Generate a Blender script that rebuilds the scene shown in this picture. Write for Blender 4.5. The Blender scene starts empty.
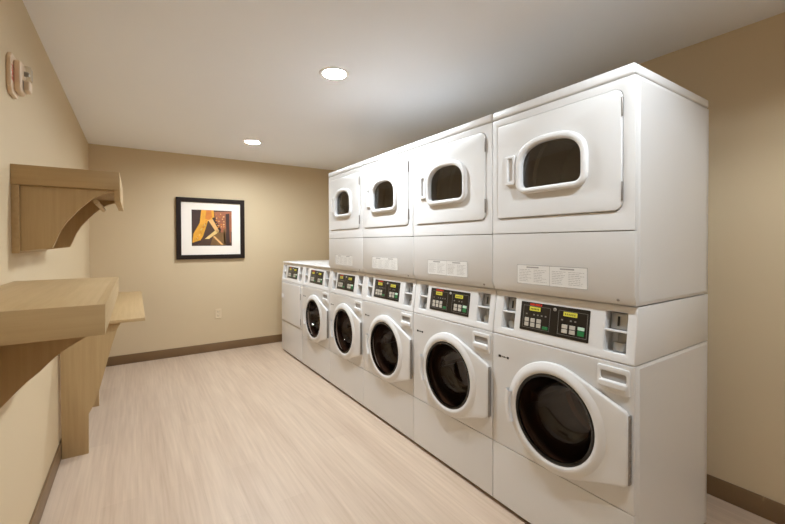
import bpy, bmesh, math, random
from mathutils import Vector, Matrix
R = math.radians
random.seed(7)
scene = bpy.context.scene
col = scene.collection

# ------------------------------------------------------------------ materials
def new_mat(name):
    m = bpy.data.materials.new(name); m.use_nodes = True
    return m, m.node_tree.nodes, m.node_tree.links, m.node_tree.nodes['Principled BSDF']

def srgb(r, g, b):
    f = lambda c: (c/255/12.92) if c/255 <= .04045 else ((c/255+.055)/1.055)**2.4
    return (f(r), f(g), f(b), 1)

def mottled(name, c, rough=.5, var=.06, scale=3, bump=0, bscale=200, metal=0, coat=0, spec=.5):
    m, n, l, b = new_mat(name)
    tc = n.new('ShaderNodeTexCoord'); nz = n.new('ShaderNodeTexNoise')
    nz.inputs['Scale'].default_value = scale; nz.inputs['Detail'].default_value = 4
    mix = n.new('ShaderNodeMix'); mix.data_type = 'RGBA'
    mix.inputs['A'].default_value = tuple(x*(1-var) for x in c[:3])+(1,)
    mix.inputs['B'].default_value = tuple(min(1, x*(1+var)) for x in c[:3])+(1,)
    l.new(tc.outputs['Object'], nz.inputs['Vector']); l.new(nz.outputs['Fac'], mix.inputs['Factor'])
    l.new(mix.outputs['Result'], b.inputs['Base Color'])
    b.inputs['Roughness'].default_value = rough; b.inputs['Metallic'].default_value = metal
    b.inputs['Coat Weight'].default_value = coat; b.inputs['Specular IOR Level'].default_value = spec
    if bump:
        n2 = n.new('ShaderNodeTexNoise'); n2.inputs['Scale'].default_value = bscale
        bp = n.new('ShaderNodeBump'); bp.inputs['Strength'].default_value = bump; bp.inputs['Distance'].default_value = .002
        l.new(tc.outputs['Object'], n2.inputs['Vector']); l.new(n2.outputs['Fac'], bp.inputs['Height'])
        l.new(bp.outputs['Normal'], b.inputs['Normal'])
    return m

def wood(name, c1, c2, axis, rough=.5, fine=1.0):
    m, n, l, b = new_mat(name)
    tc = n.new('ShaderNodeTexCoord'); mp = n.new('ShaderNodeMapping')
    s = [60*fine]*3; s[axis] = 2.2*fine
    mp.inputs['Scale'].default_value = s
    nz = n.new('ShaderNodeTexNoise'); nz.inputs['Scale'].default_value = 1; nz.inputs['Detail'].default_value = 6
    nz.inputs['Roughness'].default_value = .6
    rp = n.new('ShaderNodeValToRGB'); rp.color_ramp.elements[0].position = .3; rp.color_ramp.elements[1].position = .7
    rp.color_ramp.elements[0].color = c1; rp.color_ramp.elements[1].color = c2
    l.new(tc.outputs['Object'], mp.inputs['Vector']); l.new(mp.outputs['Vector'], nz.inputs['Vector'])
    l.new(nz.outputs['Fac'], rp.inputs['Fac']); l.new(rp.outputs['Color'], b.inputs['Base Color'])
    b.inputs['Roughness'].default_value = rough
    return m

def floor_mat():
    m, n, l, b = new_mat('vinyl_plank_floor')
    tc = n.new('ShaderNodeTexCoord')
    sep = n.new('ShaderNodeSeparateXYZ'); l.new(tc.outputs['Object'], sep.inputs[0])
    cmb = n.new('ShaderNodeCombineXYZ'); l.new(sep.outputs['Y'], cmb.inputs['X']); l.new(sep.outputs['X'], cmb.inputs['Y'])
    br = n.new('ShaderNodeTexBrick'); br.offset = .37
    br.inputs['Scale'].default_value = 1; br.inputs['Brick Width'].default_value = 1.22; br.inputs['Row Height'].default_value = .152
    br.inputs['Mortar Size'].default_value = .0009; br.inputs['Mortar Smooth'].default_value = .3
    br.inputs['Color1'].default_value = (.46,.46,.46,1); br.inputs['Color2'].default_value = (.54,.54,.54,1)
    br.inputs['Mortar'].default_value = (.40,.40,.40,1)
    l.new(cmb.outputs[0], br.inputs['Vector'])
    def streak(sx, sy, det):
        mp = n.new('ShaderNodeMapping'); mp.inputs['Scale'].default_value = (sx, sy, 1)
        nz = n.new('ShaderNodeTexNoise'); nz.inputs['Scale'].default_value = 1; nz.inputs['Detail'].default_value = det
        l.new(tc.outputs['Object'], mp.inputs['Vector']); l.new(mp.outputs[0], nz.inputs['Vector'])
        return nz
    a = streak(55, 2.2, 5); c = streak(9, .5, 3)
    ad = n.new('ShaderNodeMath'); ad.operation = 'MULTIPLY_ADD'; ad.inputs[1].default_value = .55
    l.new(a.outputs['Fac'], ad.inputs[0])
    a2 = n.new('ShaderNodeMath'); a2.operation = 'MULTIPLY_ADD'; a2.inputs[1].default_value = .45
    l.new(c.outputs['Fac'], a2.inputs[0]); l.new(br.outputs['Color'], a2.inputs[2]); l.new(a2.outputs[0], ad.inputs[2])
    rp = n.new('ShaderNodeValToRGB')
    e = rp.color_ramp.elements; e[0].position = .78; e[1].position = 1.22
    mr = n.new('ShaderNodeMapRange'); mr.inputs['From Min'].default_value = .72; mr.inputs['From Max'].default_value = 1.28
    l.new(ad.outputs[0], mr.inputs['Value']); l.new(mr.outputs[0], rp.inputs['Fac'])
    e[0].position = .1; e[1].position = .9
    e[0].color = srgb(*FLOOR_D); e[1].color = srgb(*FLOOR_L)
    l.new(rp.outputs['Color'], b.inputs['Base Color'])
    b.inputs['Roughness'].default_value = .42
    return m

FLOOR_D = (180, 157, 136); FLOOR_L = (212, 192, 171)
WALL = (206, 187, 155)
M = {}
M['wall'] = mottled('beige_wall_paint', srgb(*WALL), .6, .02, 1.5, .15, 260, spec=.3)
M['ceiling'] = mottled('white_ceiling_paint', srgb(240, 242, 246), .8, .015, 1.2, .15, 220, spec=.2)
M['floor'] = floor_mat()
M['base'] = mottled('brown_baseboard_vinyl', srgb(118, 92, 62), .45, .05, 4)
M['wood_x'] = wood('maple_laminate_grain_across', srgb(174, 146, 104), srgb(186, 159, 117), 0)
M['wood_y'] = wood('maple_laminate_grain_along', srgb(174, 146, 104), srgb(186, 159, 117), 1)
M['wood_z'] = wood('maple_laminate_grain_upright', srgb(174, 146, 104), srgb(186, 159, 117), 2)
M['enamel'] = mottled('white_enamel', srgb(219, 218, 217), .32, .01, 2, spec=.5)
M['plastic'] = mottled('white_plastic', srgb(222, 221, 220), .38, .01, 3)
M['seam'] = mottled('dark_gap', srgb(60, 56, 52), .7, .05)
M['black'] = mottled('black_plastic', srgb(26, 22, 19), .3, .1, 20)
M['blackgloss'] = mottled('black_gloss', srgb(14, 11, 9), .12, .1, 10)
M['panel'] = mottled('control_panel_black', srgb(24, 18, 13), .3, .15, 30)
M['steel'] = mottled('drum_steel', srgb(104, 82, 70), .3, .15, 12, metal=.6)
M['drumdark'] = mottled('dryer_drum_steel', srgb(150, 140, 130), .4, .12, 9, metal=.3)
M['chrome'] = mottled('brushed_steel', srgb(176, 173, 168), .35, .05, 8, metal=.7)
M['hinge'] = mottled('grey_hinge_metal', srgb(150, 144, 138), .4, .1, 60, metal=.5)
M['grey'] = mottled('grey_print', srgb(140, 136, 132), .6, .05)
M['ltgrey'] = mottled('light_grey_print', srgb(160, 157, 154), .6, .05)
M['label'] = mottled('white_sticker', srgb(226, 224, 220), .45, .01)
M['button'] = mottled('grey_button', srgb(190, 184, 172), .45, .05, 60)
M['green'] = mottled('green_button', srgb(36, 118, 66), .4, .1, 40)
M['mint'] = mottled('pale_green_button', srgb(196, 222, 200), .4, .05, 40)
M['red'] = mottled('red_print', srgb(190, 42, 22), .5, .1, 40)
M['frame'] = mottled('dark_brown_frame', srgb(34, 22, 15), .6, .15, 12, spec=.2)
M['mat'] = mottled('white_picture_mat', srgb(240, 232, 222), .8, .01)
M['outlet'] = mottled('ivory_outlet_plate', srgb(214, 196, 166), .5, .02)
M['alarm'] = mottled('beige_alarm_plastic', srgb(226, 204, 178), .4, .03)
M['trim'] = mottled('white_lamp_trim', srgb(240, 238, 234), .5, .01)

def glass(name, tint, rough=.03, ior=.6):
    m, n, l, b = new_mat(name); n.remove(b)
    out = n['Material Output']; tr = n.new('ShaderNodeBsdfTransparent'); tr.inputs[0].default_value = tint
    gl = n.new('ShaderNodeBsdfGlossy'); gl.inputs['Roughness'].default_value = rough
    lw = n.new('ShaderNodeLayerWeight'); lw.inputs['Blend'].default_value = .5
    pw = n.new('ShaderNodeMath'); pw.operation = 'POWER'; pw.inputs[1].default_value = 4; l.new(lw.outputs['Facing'], pw.inputs[0])
    fr = n.new('ShaderNodeMath'); fr.operation = 'MULTIPLY_ADD'; fr.inputs[1].default_value = ior; fr.inputs[2].default_value = .06; l.new(pw.outputs[0], fr.inputs[0])
    mx = n.new('ShaderNodeMixShader')
    l.new(fr.outputs[0], mx.inputs[0]); l.new(tr.outputs[0], mx.inputs[1]); l.new(gl.outputs[0], mx.inputs[2])
    l.new(mx.outputs[0], out.inputs[0]); return m
M['washglass'] = glass('smoked_door_glass', (.72, .60, .52, 1), .03, .9)
M['dryglass'] = glass('dark_tinted_window_glass', (.95, .93, .90, 1), .04, .3)
M['lens'] = glass('clear_strobe_lens', (.9, .88, .85, 1), .1)

def emit(name, c, s):
    m, n, l, b = new_mat(name)
    b.inputs['Base Color'].default_value = c; b.inputs['Emission Color'].default_value = c
    b.inputs['Emission Strength'].default_value = s; return m
M['lcd'] = emit('lit_yellow_display', srgb(190, 182, 62), .28)
M['lcdtext'] = mottled('display_text', srgb(70, 70, 10), .5, .05)
LAMP = 800
M['bulb'] = emit('lit_bare_bulb', (.86, .94, 1, 1), 11000)
M['lamp'] = emit('lit_lamp_lens', (.86, .94, 1, 1), LAMP)

# ------------------------------------------------------------------ mesh helpers
def finish(me, ang=35):
    for p in me.polygons: p.use_smooth = True
    me.set_sharp_from_angle(angle=R(ang))

def obj(name, bm, mats, parent=None, ang=35, fix=True):
    if fix: bmesh.ops.recalc_face_normals(bm, faces=bm.faces)
    me = bpy.data.meshes.new(name); bm.to_mesh(me); bm.free()
    if not isinstance(mats, (list, tuple)): mats = [mats]
    for m in mats: me.materials.append(m)
    finish(me, ang)
    o = bpy.data.objects.new(name, me); col.objects.link(o)
    if parent: o.parent = parent
    return o

def struct(name, bm, m):
    o = obj(name, bm, m); o['kind'] = 'structure'; return o

def empty(name, loc, rz, label, cat, group=None):
    o = bpy.data.objects.new(name, None); o.empty_display_size = .1; col.objects.link(o)
    o.location = loc; o.rotation_euler = (0, 0, rz); tag(o, label, cat, group); return o

def tag(o, label, cat, group=None):
    o['label'] = label; o['category'] = cat
    if group: o['group'] = group

def box(bm, x0, x1, y0, y1, z0, z1, bev=0, mi=0, seg=2):
    r = bmesh.ops.create_cube(bm, size=1)
    vs = r['verts']
    for v in vs:
        v.co = Vector((x0+(v.co.x+.5)*(x1-x0), y0+(v.co.y+.5)*(y1-y0), z0+(v.co.z+.5)*(z1-z0)))
    fs = set(f for v in vs for f in v.link_faces)
    for f in fs: f.material_index = mi
    if bev:
        es = list(set(e for v in vs for e in v.link_edges))
        bmesh.ops.bevel(bm, geom=es, offset=bev, segments=seg, affect='EDGES', profile=.5)
    return bm

def B(): return bmesh.new()

def prism(bm, pts, a0, a1, axis, bev=0, mi=0):
    """extrude a closed 2D outline along an axis: axis 'x': pts=(y,z); 'y': pts=(x,z); 'z': pts=(x,y)"""
    def mk(p, a):
        return {'x': (a, p[0], p[1]), 'y': (p[0], a, p[1]), 'z': (p[0], p[1], a)}[axis]
    A = [bm.verts.new(mk(p, a0)) for p in pts]; C = [bm.verts.new(mk(p, a1)) for p in pts]
    n = len(pts); fs = [bm.faces.new(A), bm.faces.new(C[::-1])]
    for i in range(n): fs.append(bm.faces.new((A[i], C[i], C[(i+1) % n], A[(i+1) % n])))
    for f in fs: f.material_index = mi
    if bev:
        es = list(set(e for f in fs[:2] for e in f.edges))
        bmesh.ops.bevel(bm, geom=es, offset=bev, segments=2, affect='EDGES', profile=.5)
    return bm

def lathe(bm, prof, n=48, mat=None, a0=0, a1=2*math.pi, mi=0):
    """prof: (r, h) spun about local Z, then transformed"""
    full = abs(a1-a0-2*math.pi) < 1e-6
    rings = []
    for r, h in prof:
        if r < 1e-6: rings.append([bm.verts.new((0, 0, h))]); continue
        rings.append([bm.verts.new((r*math.cos(a0+(a1-a0)*k/n), r*math.sin(a0+(a1-a0)*k/n), h)) for k in range(n if full else n+1)])
    for a, b in zip(rings, rings[1:]):
        if len(a) == 1 and len(b) == 1: continue
        for k in range(n):
            k2 = (k+1) % n if full else k+1
            f = None
            if len(a) == 1: f = bm.faces.new((a[0], b[k], b[k2]))
            elif len(b) == 1: f = bm.faces.new((a[k], b[0], a[k2]))
            else: f = bm.faces.new((a[k], b[k], b[k2], a[k2]))
            f.material_index = mi
    if mat is not None:
        vs = [v for r_ in rings for v in r_]
        bmesh.ops.transform(bm, matrix=mat, verts=vs)
    return bm

def FR(u, z, y=0):
    """matrix: lathe axis (local +Z) points out of the machine front (-y), centre at (u, y, z)"""
    return Matrix.Translation((u, y, z)) @ Matrix.Rotation(R(90), 4, 'X')

def rrect(u0, u1, z0, z1, r=.01, n=5, rs=None):
    rs = rs or [r]*4   # bl, br, tr, tl
    out = []
    for (cx, cz, a, rr) in ((u0, z0, 180, rs[0]), (u1, z0, 270, rs[1]), (u1, z1, 0, rs[2]), (u0, z1, 90, rs[3])):
        x = cx + (rr if cx == u0 else -rr); z = cz + (rr if cz == z0 else -rr)
        if rr < 1e-5: out.append((cx, cz)); continue
        for k in range(n+1):
            t = R(a+90*k/n); out.append((x+rr*math.cos(t), z+rr*math.sin(t)))
    return out

def circle(u, z, r, n=56): return [(u+r*math.cos(2*math.pi*k/n), z+r*math.sin(2*math.pi*k/n)) for k in range(n)]

def plate_bm(outer, holes, y_front, thick, bev=.002, M4=None, res=2):
    """flat plate with holes in the (u,z) plane, front face at y = y_front, going back by thick"""
    cu = bpy.data.curves.new('outline', 'CURVE'); cu.dimensions = '2D'; cu.fill_mode = 'BOTH'
    cu.extrude = max(thick/2-bev, 1e-4); cu.bevel_depth = bev; cu.bevel_resolution = res; cu.offset = -bev
    for lp in [outer]+list(holes):
        s = cu.splines.new('POLY'); s.points.add(len(lp)-1); s.use_cyclic_u = True
        for p, q in zip(s.points, lp): p.co = (q[0], q[1], 0, 1)
    o = bpy.data.objects.new('outline', cu); col.objects.link(o)
    dg = bpy.context.evaluated_depsgraph_get(); dg.update()
    me = bpy.data.meshes.new_from_object(o.evaluated_get(dg))
    bpy.data.objects.remove(o); bpy.data.curves.remove(cu)
    bm = bmesh.new(); bm.from_mesh(me); bpy.data.meshes.remove(me)
    bmesh.ops.remove_doubles(bm, verts=bm.verts, dist=1e-5)
    mt = Matrix.Translation((0, y_front+thick/2, 0)) @ Matrix.Rotation(R(90), 4, 'X')
    if M4 is not None: mt = M4 @ mt
    bmesh.ops.transform(bm, matrix=mt, verts=bm.verts)
    return bm

def shell(x0, x1, y0, y1, z0, z1, t=.002, bottom=True, top=True):
    """open-fronted sheet metal box, as one outline swept: sides, back, top and bottom with thickness"""
    bm = B()
    box(bm, x0, x0+t*4, y0, y1, z0, z1, .003); box(bm, x1-t*4, x1, y0, y1, z0, z1, .003)
    box(bm, x0+.001, x1-.001, y1-t*3, y1, z0, z1)
    box(bm, x0-.0012, x0+.001, y0+.022, y1-.03, z0+.012, z1-.012, .0008, 0, 1); box(bm, x1-.001, x1+.0012, y0+.022, y1-.03, z0+.012, z1-.012, .0008, 0, 1)
    if bottom: box(bm, x0+.001, x1-.001, y0, y1-.001, z0+.0005, z0+.004)
    if top: box(bm, x0+.001, x1-.001, y0, y1-.001, z1-.004, z1-.0005)
    return bm

# ------------------------------------------------------------------ layout numbers
XM, W, Y0, D = 1.5304, .683, .6963, .70
W2 = .7155
XL, XR, YF, YB, ZC = -.4004, 2.5323, 5.2438, -2.2, 2.4045
NL = 5
LAMPS = [(1.047, 4.245), (1.06, 2.255), (1.07, .16)]

# ------------------------------------------------------------------ room
bm = B(); box(bm, XL-.1, XR+.1, YB-.1, YF+.1, -.1, 0); struct('floor', bm, M['floor'])
bm = B(); box(bm, XL-.1, XL, YB-.1, YF+.1, 0, ZC+.15); struct('wall_left', bm, M['wall'])
bm = B(); box(bm, XR, XR+.1, YB-.1, YF+.1, 0, ZC+.15); struct('wall_right', bm, M['wall'])
bm = B(); box(bm, XL, XR, YF, YF+.1, 0, ZC+.15); struct('wall_far', bm, M['wall'])
DX0, DX1, DH, YC = .92, 2.12, 2.03, YB-3.2
bm = B(); box(bm, XL, DX0, YB-.12, YB, 0, ZC+.15); box(bm, DX1, XR, YB-.12, YB, 0, ZC+.15); box(bm, DX0, DX1, YB-.12, YB, DH, ZC+.15); struct('wall_back', bm, M['wall'])
# corridor and open doorway behind the viewpoint, unseen, added to let fill light in
bm = B(); box(bm, XL-.1, XR+.1, YC-.1, YB-.12, -.1, 0); struct('floor_corridor', bm, M['floor'])
bm = B(); box(bm, XL-.1, XR+.1, YC-.1, YB-.12, ZC, ZC+.1); struct('ceiling_corridor', bm, M['ceiling'])
bm = B(); box(bm, XL-.1, XR+.1, YC-.1, YC, 0, ZC); struct('wall_corridor_back', bm, M['wall'])
bm = B(); box(bm, XL-.1, XL, YC, YB-.12, 0, ZC); struct('wall_corridor_left', bm, M['wall'])
bm = B(); box(bm, XR, XR+.1, YC, YB-.12, 0, ZC); struct('wall_corridor_right', bm, M['wall'])
bm = B(); box(bm, DX0-.06, DX0, YB-.13, YB+.012, 0, DH+.06); box(bm, DX1, DX1+.06, YB-.13, YB+.012, 0, DH+.06); box(bm, DX0, DX1, YB-.13, YB+.012, DH, DH+.06); struct('door_1', bm, M['wood_z'])
# ceiling with round openings for the lamps
RC = .075
outer = [(XL, -YF), (XR, -YF), (XR, -YB), (XL, -YB)]
bm = plate_bm([(x, -y) for x, y in ((XL, YF), (XR, YF), (XR, YB), (XL, YB))], [[(lx+RC*math.cos(2*math.pi*k/48), -ly+RC*math.sin(2*math.pi*k/48)) for k in range(48)] for lx, ly in LAMPS], 0, .02, .0002, None, 0)
# plate lies in (x, z=-y): lay it flat
bmesh.ops.transform(bm, matrix=Matrix(((1, 0, 0, 0), (0, 0, -1, 0), (0, 1, 0, ZC), (0, 0, 0, 1))), verts=bm.verts)
struct('ceiling', bm, M['ceiling'])
bm = B(); box(bm, XL, XR, YB, YF, ZC+.13, ZC+.15); struct('trim_1', bm, M['ceiling'])
HB = .102
def baseb(name, x0, x1, y0, y1):
    bm = B(); box(bm, x0, x1, y0, y1, 0, HB, .003); struct(name, bm, M['base'])
baseb('baseboard_left', XL, XL+.011, YB, YF); baseb('baseboard_right', XR-.011, XR, YB, YF)
bm = B(); box(bm, XL+.011, DX0-.06, YB, YB+.011, 0, HB, .003); box(bm, DX1+.06, XR-.011, YB, YB+.011, 0, HB, .003); struct('baseboard_back', bm, M['base'])
baseb('baseboard_far', XL+.011, XR-.011, YF-.011, YF)

# ------------------------------------------------------------------ recessed downlights
places = ['lit recessed downlight in the ceiling, the smaller one farther back toward the framed picture',
          'lit recessed downlight in the ceiling, the larger and nearer of the two in view',
          'recessed downlight in the ceiling beside the nearest stacked machine, just above the view']
for (lx, ly), lab in zip(LAMPS, places):
    t = empty('recessed_downlight', (lx, ly, ZC), 0, lab, 'ceiling light', 'recessed ceiling downlights')
    bm = B(); lathe(bm, [(RC-.004, 0), (RC-.003, -.004), (RC+.016, -.005), (RC+.02, 0), (RC-.001, .0002)], 48); obj('trim_ring', bm, M['trim'], t)
    bm = B(); lathe(bm, [(RC-.002, 0), (RC-.003, .03), (RC-.006, .085), (RC-.012, .085), (RC, .0875), (RC+.0005, 0)], 48); obj('reflector', bm, M['trim'], t)
    if ly < 1:  # unseen downlight: small strong bulb chosen to cast a sharp cutoff on the wall
        bm = B(); lathe(bm, [(.013*math.sin(R(a)), .026-.013*math.cos(R(a))) for a in range(0, 181, 20)], 20); obj('bulb', bm, M['bulb'], t)
        bm = B(); lathe(bm, [(.010, .038), (.014, .042), (.016, .086), (0, .086)], 20); obj('bulb_socket', bm, M['trim'], t)
        continue
    bm = B(); lathe(bm, [(0, .004), (.045, .006), (.064, .010), (.066, .02), (0, .02)], 40); obj('lens', bm, M['lamp'], t)

t = empty('fill_globe_light', (.62, YB-2.9, ZC), 0, 'added round globe lamp in the unseen corridor behind the viewpoint, for fill light', 'ceiling light')  # added lamp, out of view, lighting the room through the doorway
bm = B(); lathe(bm, [(0, -.001), (.075, -.001), (.075, -.02), (.05, -.03), (0, -.03)], 32); obj('ceiling_canopy', bm, M['trim'], t)
bm = B(); lathe(bm, [(0, -.029)]+[(.10*math.sin(R(a)), -.125+.10*math.cos(R(a))) for a in range(20, 180, 10)]+[(0, -.225)], 32); obj('glass_globe', bm, emit('lit_globe', (.88, .95, 1, 1), 130), t)

# ------------------------------------------------------------------ laundry machines
def arch(u0, u1, z0, z1, rb, h, e=2.5, n=14):
    out = []
    for (cx, a) in ((u0+rb, 180), (u1-rb, 270)):
        for k in range(6):
            t = R(a+90*k/5); out.append((cx+rb*math.cos(t), z0+rb+rb*math.sin(t)))
    c = (u0+u1)/2; a_ = (u1-u0)/2
    for k in range(2*n+1):
        t = math.pi*k/(2*n); cx, sx = math.cos(t), math.sin(t)
        out.append((c+a_*math.copysign(abs(cx)**(2/e), cx), z1-h+h*abs(sx)**(2/e)))
    return out

def door_outline(cu, cz, r, ue, z0, z1, rc=.012):
    """round on the left, drawn out in straight tangents to a short upright edge on the right"""
    pts = []
    def tangent(px, pz, sgn):
        dx, dz = px-cu, pz-cz; d = math.hypot(dx, dz); base = math.atan2(dz, dx); off = math.acos(r/d)
        return base+sgn*off
    at = tangent(ue, z1, 1); ab = tangent(ue, z0, -1)+2*math.pi
    n = 56
    for k in range(n+1):
        t = at+(ab-at)*k/n; pts.append((cu+r*math.cos(t), cz+r*math.sin(t)))
    pts += [(ue-rc*1.2, z0-.004+.0), (ue, z0+rc), (ue, z1-rc), (ue-rc*1.1, z1+.004)]
    # replace the sharp end by two clipped corners on the tangents
    e = pts[-5]; s = pts[0]
    def on(p, q, back):
        d = math.hypot(q[0]-p[0], q[1]-p[1]); f = (d-back)/d; return (p[0]+(q[0]-p[0])*f, p[1]+(q[1]-p[1])*f)
    pts[-4] = on(e, (ue, z0), rc); pts[-1] = on(s, (ue, z1), rc)
    return pts

ZP0, ZP1, SL = .876, 1.092, .030      # console bottom, top, slant
TH = math.atan2(SL, ZP1-ZP0)
def SM():                              # console frame: (u, y, t) with t measured up the sloping face
    return Matrix.Translation((0, 0, ZP0)) @ Matrix.Rotation(-TH, 4, 'X')

def console(root, w, modules, off):
    """sloping control housing with two coin niches and the dark control panel"""
    k = w/.683
    T = Matrix.Translation(off)
    def put(bm, name, mat, parent, m4=None, ang=35):
        bmesh.ops.transform(bm, matrix=T @ m4 if m4 is not None else T, verts=bm.verts)
        return obj(name, bm, mat, parent, ang)
    H = math.hypot(SL, ZP1-ZP0)
    nl, nr = (.052*k, .128*k), (.562*k, .646*k); nz = (.036, .192)
    holes = [rrect(nl[0], nl[1], nz[0], nz[1], .006), rrect(nr[0], nr[1], nz[0], nz[1], .006)]
    bm = plate_bm(rrect(.002, w-.002, .001, H, .008), holes, 0, .012, .004)
    bmesh.ops.transform(bm, matrix=SM(), verts=bm.verts)
    # side cheeks, back and top of the housing
    side = [(.004, ZP0+.001), (D, ZP0+.001), (D, ZP1), (.034, ZP1)]
    prism(bm, side, .002, .010, 'x', .0015); prism(bm, side, w-.010, w-.002, 'x', .0015)
    box(bm, .004, w-.004, D-.006, D, ZP0+.001, ZP1); box(bm, .004, w-.004, .036, D-.001, ZP1-.004, ZP1-.0005)
    box(bm, .004, w-.004, .01, D-.001, ZP0+.001, ZP0+.004)
    hs = put(bm, 'control_housing', M['plastic'], root)
    for (a, b_) in (nl, nr):
        bm = B(); y1 = .07; y0 = .0115; q = .0025
        box(bm, a-q, a, y0, y1, nz[0]-q, nz[1]+q); box(bm, b_, b_+q, y0, y1, nz[0]-q, nz[1]+q)
        box(bm, a, b_, y0, y1, nz[0]-q, nz[0]); box(bm, a, b_, y0, y1, nz[1], nz[1]+q)
        box(bm, a-q, b_+q, y1, y1+.003, nz[0]-q, nz[1]+q)
        nch = put(bm, 'coin_niche', M['plastic'], root, SM())
        bm = B(); zm = (nz[0]+nz[1])/2+.004; box(bm, a, b_, .002, .0695, zm-.004, zm+.004, .0015)
        put(bm, 'divider', M['plastic'], nch, SM())
        bm = B(); box(bm, a+.006, b_-.006, .035, .069, zm+.006, nz[1]-.004, .003)
        put(bm, 'coin_drop', M['chrome'], nch, SM())
        c = (a+b_)/2-.006; bm = B(); box(bm, c-.0035, c+.0035, .031, .0345, zm+.018, nz[1]-.018, .0008)
        put(bm, 'coin_slot', M['black'], nch, SM())
        bm = B(); cc = (a+b_)/2
        lathe(bm, [(0, 0), (.021, 0), (.024, .012), (.026, .034), (.023, .034), (.021, .014), (0, .006)], 24, Matrix.Translation((cc, .046, nz[0]+.003)) @ Matrix.Diagonal((1.1, .8, 1, 1)))
        box(bm, cc-.020, cc+.020, .0625, .069, nz[0]+.012, zm-.010, .003)
        put(bm, 'coin_cup', M['chrome'], nch, SM())
    # control panel
    pu0, pu1, pz0, pz1 = (.163*k, .502*k, .048, .181)
    if modules == 1: pu0, pu1 = .20*k, .515*k
    bm = plate_bm(rrect(pu0, pu1, pz0, pz1, .004), [], -.002, .0025, .0008)
    cp = put(bm, 'control_panel', M['panel'], root, SM())
    P = lambda s, t: (pu0+(pu1-pu0)*s, pz1-(pz1-pz0)*t)
    def bx(name, s0, s1, t0, t1, mat, h=.003, bev=.0008):
        u0, za = P(s0, t1); u1, zb = P(s1, t0); b = B(); box(b, u0, u1, -.002-h, -.0015, za, zb, bev, 0, 1)
        return put(b, name, mat, cp, SM())
    bm = B()
    def ring(s0, s1, t0, t1, th=.0012):
        (u0, z0), (u1, z1) = P(s0, t1), P(s1, t0)
        for q in ((u0, u1, z0, z0+th), (u0, u1, z1-th, z1), (u0, u0+th, z0, z1), (u1-th, u1, z0, z1)):
            box(bm, q[0], q[1], -.0025, -.0018, q[2], q[3])
    ring(.045, .465, .12, .90); ring(.585, .975, .12, .90)
    for s0 in (.10, .22, .28, .34, .40, .64, .76, .82):
        u, z = P(s0, .42); box(bm, u-.004, u+.004, -.0025, -.0018, z-.003, z+.003)
    obj_ = put(bm, 'panel_print', M['grey'], cp, SM())
    bm = B()
    for s0, s1 in ((.145, .22), (.23, .30), (.31, .335)):
        u0, z0 = P(s0, .105); u1, z1 = P(s1, .035); box(bm, u0, u1, -.0025, -.0018, z0, z1)
    put(bm, 'red_print', M['red'], cp, SM())
    for s0, s1 in ((.145, .315), (.655, .84)):
        d = bx('display', s0, s1, .15, .29, M['lcd'], .0015, .0004)
        bm = B()
        for q in range(6):
            sa = s0+.02+(s1-s0-.03)*q/6; u0, z0 = P(sa, .255); u1, z1 = P(sa+.012, .195)
            box(bm, u0, u1, -.0040, -.0034, z0, z1)
        put(bm, 'display_text', M['lcdtext'], cp, SM())
    for s0 in (.08, .175, .27): bx('button', s0, s0+.066, .55, .685, M['button']); bx('button', s0, s0+.066, .71, .845, M['button'])
    bx('start_button', .365, .445, .76, .86, M['green'])
    for s0 in (.645, .75): bx('button', s0, s0+.075, .56, .685, M['button']); bx('button', s0, s0+.075, .71, .835, M['button'])
    bx('card_button', .86, .945, .56, .66, M['mint']); bx('start_button', .86, .945, .68, .835, M['green'])
    bm = B(); u, z = P(.53, .13); lathe(bm, [(0, .006), (.005, .006), (.0075, .003), (.008, 0)], 20, SM() @ FR(u, z, -.0015))
    bmesh.ops.transform(bm, matrix=SM().inverted(), verts=bm.verts)
    put(bm, 'keyhole', M['chrome'], cp, SM())
    return hs

def instruction_label(root, w, off, ya=0, z0=1.143, z1=1.232, u0=.155, u1=.503):
    k = w/.683; u0 *= k; u1 *= k
    T = Matrix.Translation(off)
    bm = B(); box(bm, u0, u1, -.0006, .001, z0, z1)
    bmesh.ops.transform(bm, matrix=T, verts=bm.verts); lb = obj('instruction_label', bm, M['label'], root)
    bm = B(); y0, y1 = -.0011, -.0005; th = .0014
    um = (u0+u1)/2
    for q in ((u0, u1, z0, z0+th), (u0, u1, z1-th*1.6, z1), (u0, u0+th, z0, z1), (u1-th*1.8, u1, z0, z1), (um-.0007, um+.0007, z0, z1)):
        box(bm, q[0], q[1], y0, y1, q[2], q[3])
    rnd = random.Random(3)
    for (a, b_) in ((u0+.012, um-.01), (um+.012, u1-.014)):
        c = (a+b_)/2; box(bm, c-.035, c+.03, y0, y1, z1-.014, z1-.008)
        for sub in ((a, c-.008), (c+.004, b_)):
            z = z1-.024
            while z > z0+.01:
                x = sub[0]; e = sub[1]-rnd.random()*.03
                while x < e:
                    l_ = .006+rnd.random()*.014; box(bm, x, min(x+l_, e), y0, y1, z, z+.0016); x += l_+.003
                z -= .0075
    bmesh.ops.transform(bm, matrix=T, verts=bm.verts); obj('label_print', bm, M['ltgrey'], lb)

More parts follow.
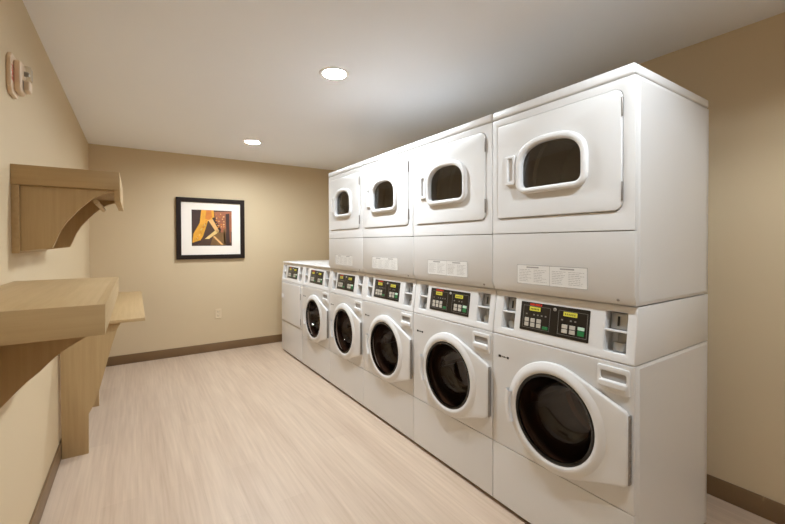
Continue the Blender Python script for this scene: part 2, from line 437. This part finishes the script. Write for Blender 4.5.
def round_door(root, w, off):
    k = w/.683; T = Matrix.Translation(off)
    def put(bm, name, mat, parent, ang=35):
        bmesh.ops.transform(bm, matrix=T, verts=bm.verts); return obj(name, bm, mat, parent, ang)
    cu, cz, r = .358*k, .570, .191
    ue = .670*k
    bm = plate_bm(door_outline(cu, cz, .240, ue, .428, .702), [circle(cu, cz, r)], -.024, .022, .008, None, 3)
    # raised rim swelling out round the glass
    lathe(bm, [(r+.001, -.012), (r-.001, .003), (r+.004, .008), (r+.012, .010), (r+.024, .0085), (r+.036, .0035), (r+.046, -.002), (r+.0465, -.010)], 72, FR(cu, cz, -.024))
    dr = put(bm, 'washer_door', M['plastic'], root)
    bm = B(); lathe(bm, [(r, .004), (r-.006, .007), (r-.014, .004), (r-.016, -.006), (r-.012, -.012), (r, -.012)], 64, FR(cu, cz, -.024))
    put(bm, 'glass_rim', M['blackgloss'], dr)
    bm = B(); g = r-.015
    lathe(bm, [(g, .0), (g-.006, -.025), (g-.016, -.060), (g-.030, -.095), (g-.052, -.118), (g-.080, -.126), (g-.11, -.1285), (0, -.130)], 64, FR(cu, cz, -.024))
    put(bm, 'glass_bowl', M['washglass'], dr, 60)
    # hinge strip with knuckles on the right hand edge
    bm = B(); z0, z1 = .436, .694
    box(bm, ue-.001, ue+.0035, -.020, -.002, z0, z1, .001)
    n = 11
    for i in range(n):
        a = z0+(z1-z0)*i/n; box(bm, ue+.0, ue+.0062, -.019, -.007, a+.003, a+(z1-z0)/n-.007, .0015)
    put(bm, 'hinge', M['hinge'], dr)
    # grip on the left of the rim
    bm = B()
    lathe(bm, [(r+.026, 0), (r+.026, .022), (r+.033, .026), (r+.050, .022), (r+.056, .010), (r+.056, -.004), (r+.026, -.004)], 16, FR(cu, cz, -.024), R(165), R(203))
    bm.edges.ensure_lookup_table()
    bnd = [e for e in bm.edges if e.is_boundary]
    bmesh.ops.holes_fill(bm, edges=bnd, sides=12)
    put(bm, 'door_grip', M['plastic'], dr)
    # drum behind the glass, open to the front
    bm = B(); dR = .212
    lathe(bm, [(dR+.014, -.022), (dR-.010, -.026), (dR-.012, -.045), (dR-.004, -.06), (dR, -.10), (dR, -.40), (dR-.02, -.415), (.155, -.405), (.145, -.39), (.115, -.385), (.108, -.395), (.08, -.398), (.073, -.385), (.045, -.38), (.038, -.39), (0, -.392),
               (0, -.44), (dR+.01, -.44), (dR+.014, -.40)], 56, FR(cu, cz, 0))
    dm = put(bm, 'washer_drum', M['steel'], root)
    for a in (90, 210, 330):
        bm = B(); m4 = FR(cu, cz, 0) @ Matrix.Rotation(R(a), 4, 'Z')
        pts = [(-.032, dR-.002), (-.012, dR-.048), (.012, dR-.048), (.032, dR-.002)]
        prism(bm, pts, -.38, -.11, 'z', .004); bmesh.ops.transform(bm, matrix=m4, verts=bm.verts)
        put(bm, 'drum_lifter', M['steel'], dm)

def washer_body(root, w, off, plain=False):
    k = w/.683; T = Matrix.Translation(off)
    def put(bm, name, mat, parent, ang=35):
        bmesh.ops.transform(bm, matrix=T, verts=bm.verts); return obj(name, bm, mat, parent, ang)
    zs = .382 if plain else .320
    put(shell(.002, w-.002, .014, D, .022, .874), 'washer_cabinet' if not plain else 'dryer_cabinet', M['enamel'], root)
    put(plate_bm(rrect(.002, w-.002, .022, zs-.0015, .003), [], 0, .016, .003), 'lower_panel', M['enamel'], root)
    for fx in (.05, w-.05):
        for fy in (.05, D-.05):
            bm = B(); lathe(bm, [(0, 0), (.02, 0), (.02, .008), (.008, .010), (.008, .024), (0, .024)], 16, Matrix.Translation((fx, fy, 0)))
            put(bm, 'levelling_foot', M['black'], root)
    bm = B(); box(bm, .03, w-.03, .035, .045, .003, .022); put(bm, 'toe_gap_shade', M['black'], root)  # black strip standing in for the shade in the gap under the cabinet
    if plain:
        put(plate_bm(rrect(.002, w-.002, zs+.0015, .874, .003), [rrect(.027*k, .648*k, zs+.010, .862, .012)], 0, .016, .003), 'front_panel', M['enamel'], root)
        put(plate_bm(rrect(.02, w-.02, zs+.004, .87, .003), [], .0165, .003, .0005), 'inner_front', M['enamel'], root)
        bm = plate_bm(rrect(.030*k, .645*k, zs+.013, .859, .011), [], -.007, .020, .003, None, 2)
        d = put(bm, 'square_door', M['enamel'], root)
        for z in (.46, .74):
            bm = B(); box(bm, .645*k-.002, .645*k+.004, -.009, -.003, z-.035, z+.035, .0015); put(bm, 'hinge', M['hinge'], d)
        bm = B(); box(bm, .05*k, .085*k, -.018, -.0065, .66, .72, .003); put(bm, 'door_grip', M['plastic'], d)
    else:
        cu, cz = .358*k, .570
        bm = plate_bm(rrect(.002, w-.002, zs+.0015, .874, .003), [circle(cu, cz, .215)], 0, .016, .003)
        put(bm, 'front_panel', M['enamel'], root)
        round_door(root, w, off)
        # soap drawer: raised rounded front with a recessed finger slot
        a, b_, z0, z1 = .545*k, .668*k, .757, .858
        bm = plate_bm(rrect(a, b_, z0, z1, .010), [rrect(a+.014, b_-.012, z0+.047, z0+.080, .008)], -.008, .009, .003)
        sd = put(bm, 'soap_drawer', M['plastic'], root)
        bm = B(); box(bm, a+.006, b_-.006, -.0015, -.0002, z0+.03, z1-.008)
        put(bm, 'slot_back', M['ltgrey'], sd)
        bm = plate_bm(rrect(a+.010, b_-.010, z0+.020, z0+.046, .009), [], -.018, .013, .005, None, 3); put(bm, 'drawer_grip', M['plastic'], sd)
        # small maker's mark, too small to read
        bm = B(); x = .040*k
        for l_, h in ((.016, .012), (.006, .006), (.010, .007), (.004, .006), (.012, .011)):
            box(bm, x, x+l_, -.0008, .0003, .766-h/2, .766+h/2); x += l_+.004
        put(bm, 'maker_mark', M['black'], root)

def make_stack():
    w = W; off = Vector((-w/2, -D/2, 0))
    t = empty('stacked_washer_dryer', (0, 0, 0), R(-90), 'x', 'washer dryer')
    T = Matrix.Translation(off)
    def put(bm, name, mat, parent, ang=35):
        bmesh.ops.transform(bm, matrix=T, verts=bm.verts); return obj(name, bm, mat, parent, ang)
    washer_body(t, w, off); console(t, w, 2, off)
    # dryer cabinet
    zb, zl, zt, zc = 1.097, 1.133, 1.379, 1.952
    put(shell(.002, w-.002, .014, D, zb, zc), 'dryer_cabinet', M['enamel'], t)
    bm = B(); prism(bm, [(.0, zt-.0015), (.016, zt-.0015), (.030, zb+.001), (.016, zb+.001), (0, zl)], .002, w-.002, 'x', .001)
    put(bm, 'dryer_lower_panel', M['enamel'], t)
    bm = B(); lathe(bm, [(0, .0035), (.004, .003), (.006, 0)], 14, Matrix.Translation((.618, .0078, 1.115)) @ Matrix.Rotation(R(90+24), 4, 'X')); put(bm, 'lip_screw', M['hinge'], t)
    instruction_label(t, w, off)
    gu0, gu1, gz0, gz1 = .189, .481, 1.589, 1.784
    dout = lambda e: rrect(.040-e, .636+e, 1.456-e, 1.914+e, .01, rs=[.006+e, .030+e, .030+e, .006+e])
    bm = plate_bm(rrect(.002, w-.002, zt+.0015, zc-.001, .004), [dout(.0028)], 0, .012, .002)
    put(bm, 'dryer_front', M['enamel'], t)
    put(plate_bm(rrect(.012, w-.012, zt+.004, zc-.006, .004), [circle(.345, 1.665, .197)], .0125, .004, .0005), 'inner_front', M['enamel'], t)
    hole = arch(gu0-.012, gu1+.012, gz0-.012, gz1+.012, .035, .105)
    bm = plate_bm(dout(0), [hole], -.006, .018, .003, None, 2)
    dr = put(bm, 'dryer_door', M['enamel'], t)
    bm = plate_bm(arch(gu0-.030, gu1+.027, gz0-.027, gz1+.030, .055, .125), [arch(gu0, gu1, gz0, gz1, .028, .098)], -.026, .034, .012, None, 4)
    put(bm, 'window_bezel', M['plastic'], dr, 60)
    bm = plate_bm(arch(gu0-.004, gu1+.004, gz0-.004, gz1+.004, .03, .10), [], .001, .004, .0005); put(bm, 'window_glass', M['dryglass'], dr)
    bm = plate_bm(rrect(.094, .152, 1.612, 1.752, .006), [rrect(.110, .138, 1.630, 1.740, .008)], -.018, .0125, .004, None, 3)
    gp = put(bm, 'door_grip', M['plastic'], dr)
    for z in (1.845, 1.528):
        bm = B(); lathe(bm, [(0, -.036), (.0022, -.036), (.0030, -.034), (.0030, .034), (.0022, .036), (0, .036)], 12, Matrix.Translation((.6375, -.006, z)))
        box(bm, .6365, .6385, -.005, .002, z-.034, z+.034); put(bm, 'hinge', M['hinge'], dr)
    # drum
    bm = B(); lathe(bm, [(.262, -.018), (.222, -.020), (.220, -.035), (.245, -.05), (.30, -.052), (.305, -.09), (.290, -.10), (.305, -.11), (.305, -.17), (.290, -.18), (.305, -.19), (.305, -.27), (.290, -.28), (.305, -.29), (.305, -.52), (.2, -.53), (.19, -.52), (.10, -.52), (.09, -.53), (0, -.53), (0, -.545), (.315, -.545), (.315, -.05)], 64, FR(.345, 1.665, 0))
    dm = put(bm, 'dryer_drum', M['drumdark'], t)
    for a in (40, 160, 280):
        bm = B(); prism(bm, [(-.03, .303), (-.008, .262), (.008, .262), (.03, .303)], -.50, -.07, 'z', .003)
        bmesh.ops.transform(bm, matrix=FR(.345, 1.665, 0) @ Matrix.Rotation(R(a), 4, 'Z'), verts=bm.verts)
        put(bm, 'drum_lifter', M['drumdark'], dm)
    bm = B(); box(bm, .0015, w-.0015, -.004, D, zc+.0025, 1.996, .010, 0, 3); put(bm, 'lid', M['enamel'], t)
    return t

def make_single(plain, w):
    off = Vector((-w/2, -D/2, 0))
    t = empty('front_load_washer' if not plain else 'single_dryer', (0, 0, 0), R(-90), 'x', 'washer' if not plain else 'dryer')
    washer_body(t, w, off, plain); console(t, w, 1, off)
    bm = B(); box(bm, .0015, w-.0015, .018, D, ZP1+.001, ZP1+.020, .007, 0, 3)
    bmesh.ops.transform(bm, matrix=Matrix.Translation(off), verts=bm.verts); obj('lid', bm, M['enamel'], t)
    return t

def copy_tree(o, parent=None):
    c = o.copy(); col.objects.link(c)
    if parent is not None: c.parent = parent
    for ch in list(o.children): copy_tree(ch, c)
    return c

YS3, YE = Y0+3*W, 3.395
stack = make_stack()
labs = ['white stacked washer and dryer nearest the viewer, its bare side panel showing',
        'white stacked washer and dryer, second of the four tall stacks counting from the near end',
        'white stacked washer and dryer, third of the four tall stacks counting from the near end',
        'white stacked washer and dryer farthest back of the tall stacks, beside the low washer']
for i in range(4):
    o = stack if i == 0 else copy_tree(stack)
    o.location = (XM+D/2, Y0+W*(i+.5) if i < 3 else (YS3+YE)/2, 0)
    if i == 3: o.scale = ((YE-YS3)/W, 1, 1)
    tag(o, labs[i], 'washer dryer', 'tall stacked machines in the row')
wa = make_single(False, W2-.004); wa.location = (XM+D/2, YE+W2*.5, 0)
tag(wa, 'low unstacked white washer with a round glass door, beside the farthest tall stack', 'washer')
dy = make_single(True, W2-.004); dy.location = (XM+D/2, YE+W2*1.5, 0)
tag(dy, 'low white machine with a blank square door, last at the far end of row', 'dryer')

# ------------------------------------------------------------------ wall shelves on the left
def wall_shelf(y0, y1, zt, depth, th, fascia_drop, brz, brpts, label, inset, yfar, rod):
    t = empty('wall_shelf', (XL, y0, zt-th), 0, label, 'shelf')
    def put(bm, name, mat):
        bmesh.ops.transform(bm, matrix=Matrix.Translation((0, -y0, -(zt-th))), verts=bm.verts); return obj(name, bm, mat, t)
    bm = B(); box(bm, 0, depth-.0195, y0+.003, y1, zt-th, zt, .0008); put(bm, 'shelf_top', M['wood_y'])
    bm = B(); box(bm, 0, depth-.001, y0, y0+.0025, zt-th, zt-.0005, .0006); put(bm, 'end_cap', M['wood_x'])
    bm = B(); prism(bm, [(depth-.019, zt-th-fascia_drop), (depth-.001+fascia_drop*.08, zt-th-fascia_drop), (depth, zt), (depth-.019, zt)], y0+.003, y1, 'y', .001)
    put(bm, 'front_fascia', M['wood_y'])
    bm = B(); box(bm, 0, .024, y0+.004, y1, brz, zt-th-.0005, .001); put(bm, 'back_rail', M['wood_y'])
    for yb in (y0+inset, yfar):
        bm = B(); prism(bm, [(.0245, zt-th-.0005), (.0245, brz+.008)]+brpts+[(depth-.0195, zt-th-fascia_drop*.0-.0005)], yb, yb+.024, 'y', .001)
        put(bm, 'bracket', M['wood_z'])
    bm = B(); lathe(bm, [(0, 0), (.0105, 0), (.0105, yfar-(y0+inset)-.0246), (0, yfar-(y0+inset)-.0246)], 20,
                    Matrix.Translation((rod[0], y0+inset+.0243, rod[1])) @ Matrix.Rotation(R(-90), 4, 'X'))
    put(bm, 'hanging_rod', M['wood_y'])
    # lathe is in shelf-world coordinates, empty sits at XL
    return t

up = [(.120, 1.320), (.132, 1.352), (.146, 1.394), (.167, 1.430), (.194, 1.465), (.218, 1.495), (.245, 1.522), (.270, 1.541), (.296, 1.555), (.3305, 1.563), (.3305, 1.5705)]
wall_shelf(2.083, 2.66, 1.650, .348, .079, .052, 1.300, up,
           'upper maple wall shelf on curved brackets, high on the left wall', .014, 2.62, (.262, 1.520))
lo = [(.103, .905), (.130, .937), (.156, .965), (.183, .989), (.200, 1.008), (.218, 1.026), (.245, 1.047), (.272, 1.063), (.300, 1.078), (.3205, 1.086), (.3205, 1.1145)]
wall_shelf(1.175, 2.118, 1.1895, .340, .0745, .0, .880, lo,
           'lower and nearer maple wall shelf, cut off by the left edge of the picture', .235, 2.06, (.190, 1.035))

# low counter on leg panels behind it
t = empty('wall_counter', (XL, 3.10, 0), 0, 'low pale counter on leg panels against the left wall, beyond the wall shelves', 'counter')
bm = B(); box(bm, 0, .456, 0, 1.76, .818, .840, .002); obj('counter_top', bm, M['wood_y'], t)
for yy in (.030, .90):
    prof = [(.013, .0), (.145, .0), (.1455, .25), (.174, .305), (.205, .403), (.236, .53), (.271, .673), (.299, .775), (.322, .8175), (.013, .8175)]
    bm = B(); prism(bm, prof, yy, yy+.03, 'y', .001); obj('leg_panel', bm, M['wood_z'], t)

# ------------------------------------------------------------------ framed picture
t = empty('framed_picture', (.795, YF, 1.518), 0, 'dark framed gold and brown abstract print with white mat on the far wall', 'picture')
hw, hh, fw = .385, .370, .052
bm = plate_bm(rrect(-hw, hw, -hh, hh, .0005, 1), [rrect(-hw+fw, hw-fw, -hh+fw, hh-fw, .0005, 1)], -.034, .033, .004, None, 2); obj('frame', bm, M['frame'], t)
bm = plate_bm(rrect(-hw+fw-.006, hw-fw+.006, -hh+fw-.006, hh-fw+.006, .0005, 1), [rrect(-.222, .232, -.210, .228, .0005, 1)], -.018, .004, .0005, None, 0); obj('mat_board', bm, M['mat'], t)
art = [('art_umber', (72, 46, 28)), ('art_gold', (222, 158, 40)), ('art_orange', (205, 120, 34)), ('art_peach', (232, 178, 112)), ('art_dark', (58, 32, 20)), ('art_rust', (156, 92, 60)), ('art_olive', (118, 84, 42)), ('art_cream', (226, 190, 120))]
am = []
for n_, c in art:
    am.append(mottled(n_, srgb(*c), .5, .30, 14))
bm = B()
x0, x1, z0, z1 = -.225, .235, -.213, .231
def pol(pts, mi, lift):
    vs = [bm.verts.new((x0+(x1-x0)*p[0], -.012-lift*.0003, z0+(z1-z0)*(1-p[1]))) for p in pts]
    f = bm.faces.new(vs); f.material_index = mi
box(bm, x0, x1, -.012, -.002, z0, z1, 0, 0)
pol([(0, 0), (.28, 0), (.26, .12), (.16, .42), (0, .70)], 4, 1)
pol([(.55, .05), (1, .02), (1, .60), (.72, .62), (.62, .35)], 5, 1)
pol([(.84, .1), (.93, .08), (.95, .98), (.86, .98)], 4, 2); pol([(.78, .55), (.84, .5), (.84, .95), (.80, .95)], 6, 2)
pol([(.93, .3), (.965, .3), (.97, .9), (.945, .9)], 5, 3)
pol([(.55, .62), (.82, .62), (.84, .98), (.45, .98)], 6, 2)
pol([(.24, 0), (.54, 0), (.56, .24), (.48, .34), (.40, .30), (.34, .52), (.28, .72), (.17, .92), (.02, .90), (.05, .66), (.20, .36)], 1, 4)
pol([(.36, 0), (.48, 0), (.50, .2), (.42, .28), (.33, .25)], 2, 5)
pol([(.40, .28), (.52, .26), (.68, .57), (.63, .63), (.56, .55)], 3, 6)
pol([(.60, .54), (.66, .61), (.42, .80), (.32, .80)], 7, 6)
pol([(.40, .36), (.57, .56), (.36, .73), (.32, .62)], 0, 5)
pol([(.50, .22), (.56, .20), (.73, .55), (.68, .60)], 4, 6)
pol([(.0, .92), (.20, .84), (.24, .88), (.05, 1), (0, 1)], 4, 7)
pol([(.52, .74), (.56, .72), (.78, .96), (.72, .96)], 3, 7)
rnd = random.Random(5)
for k in range(26):
    cx, cz, s = .60+rnd.random()*.2, .1+rnd.random()*.4, .012+rnd.random()*.015
    pol([(cx, cz-s), (cx+s, cz), (cx, cz+s), (cx-s, cz)], 3 if k % 2 else 2, 8)
for k in range(30):
    tt = rnd.random(); cx, cz, s = .10+tt*.24+rnd.random()*.05, .80-tt*.55+rnd.random()*.06, .008+rnd.random()*.012
    pol([(cx, cz-s), (cx+s, cz), (cx, cz+s), (cx-s, cz)], 7 if k % 2 else 2, 9)
obj('print', bm, am, t, fix=False)

# ------------------------------------------------------------------ outlet and alarm
t = empty('wall_outlet', (.862, YF, .462), 0, 'small ivory electrical outlet plate low on the far wall under the framed picture', 'outlet')
bm = plate_bm(rrect(-.036, .036, -.058, .058, .004), [rrect(-.017, .017, .008, .042, .006), rrect(-.017, .017, -.042, -.008, .006)], -.006, .006, .002); obj('cover_plate', bm, M['outlet'], t)
for z in (.025, -.025):
    bm = plate_bm(rrect(-.0165, .0165, z-.0165, z+.0165, .006), [], -.005, .004, .001)
    rc = obj('receptacle', bm, M['outlet'], t)
    bm = B()
    for x in (-.006, .006): box(bm, x-.001, x+.001, -.0056, -.0045, z-.001, z+.009)
    box(bm, -.002, .002, -.0056, -.0045, z-.011, z-.007); obj('pin_slots', bm, M['black'], rc)

t = empty('fire_alarm_strobe', (XL, 2.100, 1.995), R(90), 'beige horn and strobe fire alarm high on the left wall above the upper shelf', 'fire alarm')
def oct_(a, b_, c): return [(-a+c, -b_), (a-c, -b_), (a, -b_+c), (a, b_-c), (a-c, b_), (-a+c, b_), (-a, b_-c), (-a, -b_+c)]
bm = plate_bm(oct_(.062, .078, .022), [], -.016, .016, .005, None, 3); obj('back_plate', bm, M['alarm'], t)
bm = plate_bm(rrect(-.034, .054, -.062, .060, .014), [], -.038, .0225, .008, None, 3); hd = obj('horn_body', bm, M['alarm'], t)
bm = B()
for k in range(5): box(bm, -.018, .038, -.0405, -.0395, -.050+k*.008, -.047+k*.008)
obj('horn_slots', bm, M['hinge'], hd)
bm = plate_bm(rrect(.000, .048, -.004, .052, .010), [], -.060, .0225, .006, None, 3); obj('strobe_lens', bm, M['lens'], t)
bm = plate_bm(rrect(.000, .048, -.050, -.006, .010), [], -.058, .0215, .006, None, 3); obj('speaker_cover', bm, M['alarm'], t)
bm = B(); lathe(bm, [(0, .044), (.008, .042), (.010, .036), (.010, .0), (0, 0)], 16, FR(.024, .024, -.010)); obj('flash_tube', bm, M['chrome'], t)
def letters(txt, size):
    cu = bpy.data.curves.new('t', 'FONT'); cu.body = txt; cu.size = size; cu.align_x = 'CENTER'; cu.align_y = 'CENTER'; cu.extrude = .0004
    o = bpy.data.objects.new('t', cu); col.objects.link(o); dg = bpy.context.evaluated_depsgraph_get(); dg.update()
    me = bpy.data.meshes.new_from_object(o.evaluated_get(dg)); bpy.data.objects.remove(o); bpy.data.curves.remove(cu)
    b = bmesh.new(); b.from_mesh(me); bpy.data.meshes.remove(me); return b
bm = letters('FIRE', .034)
bmesh.ops.transform(bm, matrix=Matrix.Translation((-.048, -.0162, 0)) @ Matrix.Rotation(R(90), 4, 'Y') @ Matrix.Rotation(R(90), 4, 'X'), verts=bm.verts)
obj('fire_lettering', bm, M['red'], t)

# ------------------------------------------------------------------ camera and render settings
f, yc, yaw, pi_, ro, H = 389.0461, 247.2975, .5855, -.0111, -.0033, 1.3359
F = Vector((math.sin(yaw), math.cos(yaw), 0)); Rt = Vector((math.cos(yaw), -math.sin(yaw), 0)); Z = Vector((0, 0, 1))
F2 = F*math.cos(pi_)+Z*math.sin(pi_); U = -F*math.sin(pi_)+Z*math.cos(pi_)
R2 = Rt*math.cos(ro)+U*math.sin(ro); U2 = -Rt*math.sin(ro)+U*math.cos(ro)
cam = bpy.data.cameras.new('camera'); co = bpy.data.objects.new('camera', cam); col.objects.link(co)
mt = Matrix.Identity(4)
for i in range(3):
    mt[i][0] = R2[i]; mt[i][1] = U2[i]; mt[i][2] = -F2[i]; mt[i][3] = (0, 0, H)[i]
co.matrix_world = mt
cam.sensor_fit = 'HORIZONTAL'; cam.sensor_width = 36; cam.lens = 36*f/785; cam.shift_y = -(262-yc)/785; cam.clip_start = .02
scene.camera = co

w = bpy.data.worlds.new('world'); scene.world = w; w.use_nodes = True
w.node_tree.nodes['Background'].inputs[0].default_value = (1, .9, .8, 1); w.node_tree.nodes['Background'].inputs[1].default_value = 0.0
vs = scene.view_settings; vs.view_transform = 'Standard'; vs.look = 'None'; vs.gamma = 1; vs.exposure = 0.06; vs.use_curve_mapping = False
cy = scene.cycles; cy.use_denoising = True; cy.max_bounces = 12; cy.diffuse_bounces = 8; cy.glossy_bounces = 4; cy.transparent_max_bounces = 12
cy.sample_clamp_indirect = 12; cy.caustics_reflective = False; cy.caustics_refractive = False
